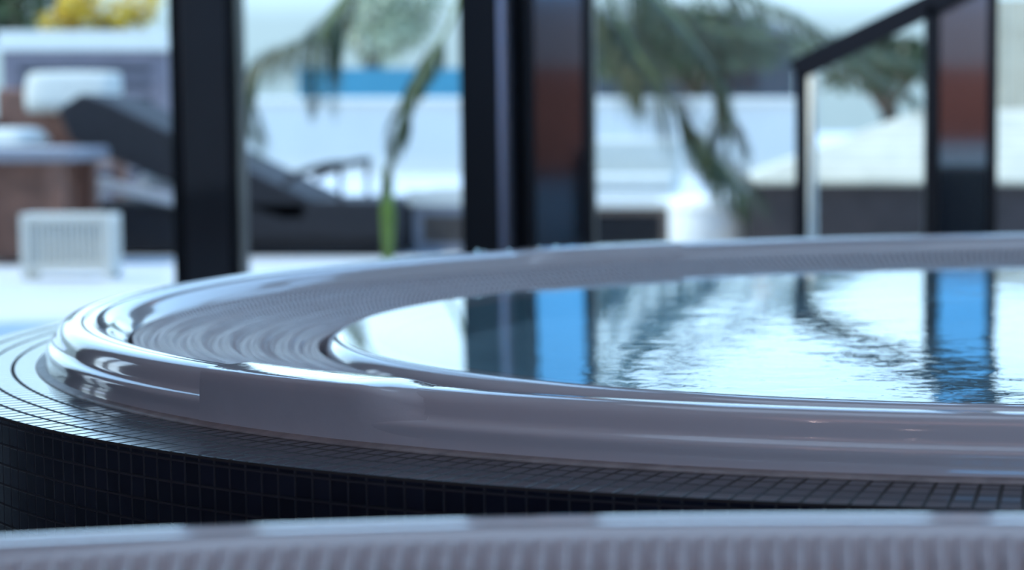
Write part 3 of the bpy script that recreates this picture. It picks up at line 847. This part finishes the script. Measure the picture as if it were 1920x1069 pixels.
def tree(px, Y, ctr_py, rx, rz, n, size, mat, label):
    c = at(px, ctr_py, Y)
    r = empty('garden_tree', (c.x, Y, T)); tag(r, label, 'tree', 'trees beyond the terrace')
    z = c.z-T
    mb = MB(); mb.tube([(0,0,0),(0.05,0,z*0.5),(0,0,z)], [0.12, 0.09, 0.04], 8)
    for k in range(5):
        a = 2*PI*k/5; mb.tube([(0,0,z*0.6),(rx*0.3*math.cos(a), rx*0.3*math.sin(a), z*0.85),(rx*0.6*math.cos(a), rx*0.6*math.sin(a), z+rz*0.3)], [0.05,0.035,0.015], 6)
    mb.build('trunk', M['trunk'], r, smooth=True)
    mb = MB()
    for k in range(9):
        a = random.uniform(0, 2*PI); q = random.uniform(0, 0.7)
        leaves(n//9, ball((rx*q*math.cos(a), rx*q*math.sin(a), z+rz*random.uniform(-0.5, 0.6)), rx*0.5, rx*0.5, rz*0.45), size, mb)
    mb.build('crown', mat, r)
tree(700, 27.0, 40, 0.9, 0.55, 1500, 0.13, M['leaf_pale'], 'pale airy tree above the blue hoarding')
tree(1300, 24.0, 85, 1.15, 0.50, 3200, 0.13, M['leaf'], 'dark green tree before the slate grey house')
tree(1660, 20.0, 120, 0.80, 0.26, 2600, 0.10, M['leaf'], 'dark green tree above the pale sloping lid')
tree(30, 22.0, 0, 1.0, 0.5, 1500, 0.13, M['leaf'], 'green tree behind the yellow shrub at left')

# ------------------------------------------------------------------ light
w = bpy.data.worlds.new('sky'); sc.world = w; w.use_nodes = True
nt = w.node_tree; nt.nodes.clear()
out = nt.nodes.new('ShaderNodeOutputWorld'); bg = nt.nodes.new('ShaderNodeBackground')
tc = nt.nodes.new('ShaderNodeTexCoord'); sp = nt.nodes.new('ShaderNodeSeparateXYZ'); nt.links.new(tc.outputs['Generated'], sp.inputs[0])
cr = nt.nodes.new('ShaderNodeValToRGB'); e = cr.color_ramp.elements
e[0].position = 0.0; e[0].color = (0.56, 0.78, 0.92, 1)
e[1].position = 0.9; e[1].color = (0.24, 0.46, 0.90, 1)
x = e.new(0.03); x.color = (0.62, 0.84, 0.98, 1)
x = e.new(0.10); x.color = (0.68, 0.92, 1.12, 1)
x = e.new(0.30); x.color = (0.40, 0.64, 0.95, 1)
nt.links.new(sp.outputs['Z'], cr.inputs['Fac'])
nz = nt.nodes.new('ShaderNodeTexNoise'); nz.inputs['Scale'].default_value = 3.0; nz.inputs['Detail'].default_value = 5
nt.links.new(tc.outputs['Generated'], nz.inputs['Vector'])
mr = nt.nodes.new('ShaderNodeMapRange'); mr.inputs['From Min'].default_value = 0.3; mr.inputs['From Max'].default_value = 0.7
mr.inputs['To Min'].default_value = 0.85; mr.inputs['To Max'].default_value = 1.25
nt.links.new(nz.outputs['Fac'], mr.inputs['Value'])
# brighter above the haze
m2_ = nt.nodes.new('ShaderNodeMapRange'); m2_.inputs['From Min'].default_value = 0.04; m2_.inputs['From Max'].default_value = 0.10
m2_.inputs['To Min'].default_value = 0.9; m2_.inputs['To Max'].default_value = 2.7
nt.links.new(sp.outputs['Z'], m2_.inputs['Value'])
st_ = math_node(nt, 'MULTIPLY', mr.outputs[0], m2_.outputs[0])
nt.links.new(cr.outputs['Color'], bg.inputs['Color']); nt.links.new(st_, bg.inputs['Strength'])
nt.links.new(bg.outputs[0], out.inputs['Surface'])

def light(name, kind, loc, energy, color, **k):
    l = bpy.data.lights.new(name, kind); l.energy = energy; l.color = color
    for a, v in k.items(): setattr(l, a, v)
    o = bpy.data.objects.new(name, l); COL.objects.link(o); o.location = loc; return o
s = light('sun', 'SUN', (0, 0, 10), 3.9, (1.0, 0.93, 0.76), angle=math.radians(1.0))
d = Vector((0.87, 0.12, -1.2)).normalized()
s.rotation_euler = d.to_track_quat('-Z', 'Y').to_euler()
for (x, y) in ((-1.6, -1.2), (1.2, -1.2), (-1.6, -3.6), (1.2, -3.6), (3.0, 1.0)):
    light('ceiling_lamp', 'POINT', (x, y, ZC-0.12), 3, (1.0, 0.70, 0.64), shadow_soft_size=0.05)
for x in (-0.4, 3.3):
    light('cladding_fill', 'POINT', (x, YB+1.8, 1.65), 90, (1.0, 0.84, 0.84), shadow_soft_size=0.08)  # added lamps that brighten the red wood met in reflections

a = light('warm_fill', 'AREA', (0.4, -0.4, ZC-0.05), 11, (1.0, 0.50, 0.44), shape='RECTANGLE', size=4.0, size_y=1.2)  # added warm light, tints the upper face of the near rim pink
a = light('overhead_fill', 'AREA', (0.45, 3.0, ZC-0.05), 30, (0.50, 0.72, 1.0), shape='RECTANGLE', size=3.2, size_y=2.2)  # added cool light from above, lifts the far rim and the grating
# ------------------------------------------------------------------ camera
cam = bpy.data.cameras.new('camera'); co = bpy.data.objects.new('camera', cam); COL.objects.link(co)
co.location = (0, 0, CH); co.rotation_euler = (PI/2 - TH, 0, 0)
cam.sensor_fit = 'HORIZONTAL'; cam.sensor_width = 36.0; cam.lens = FPX/1920*36.0
cam.shift_x = -(PX0-960)/1920.0; cam.shift_y = 0.0
cam.clip_start = 0.02; cam.clip_end = 200
cam.dof.use_dof = True; cam.dof.focus_distance = 1.52; cam.dof.aperture_fstop = 5.8
sc.camera = co
sc.view_settings.view_transform = 'Standard'; sc.view_settings.look = 'None'
sc.view_settings.gamma = 1.0; sc.view_settings.use_curve_mapping = False
sc.view_settings.exposure = 0.0
sc.cycles.max_bounces = 10; sc.cycles.transparent_max_bounces = 16
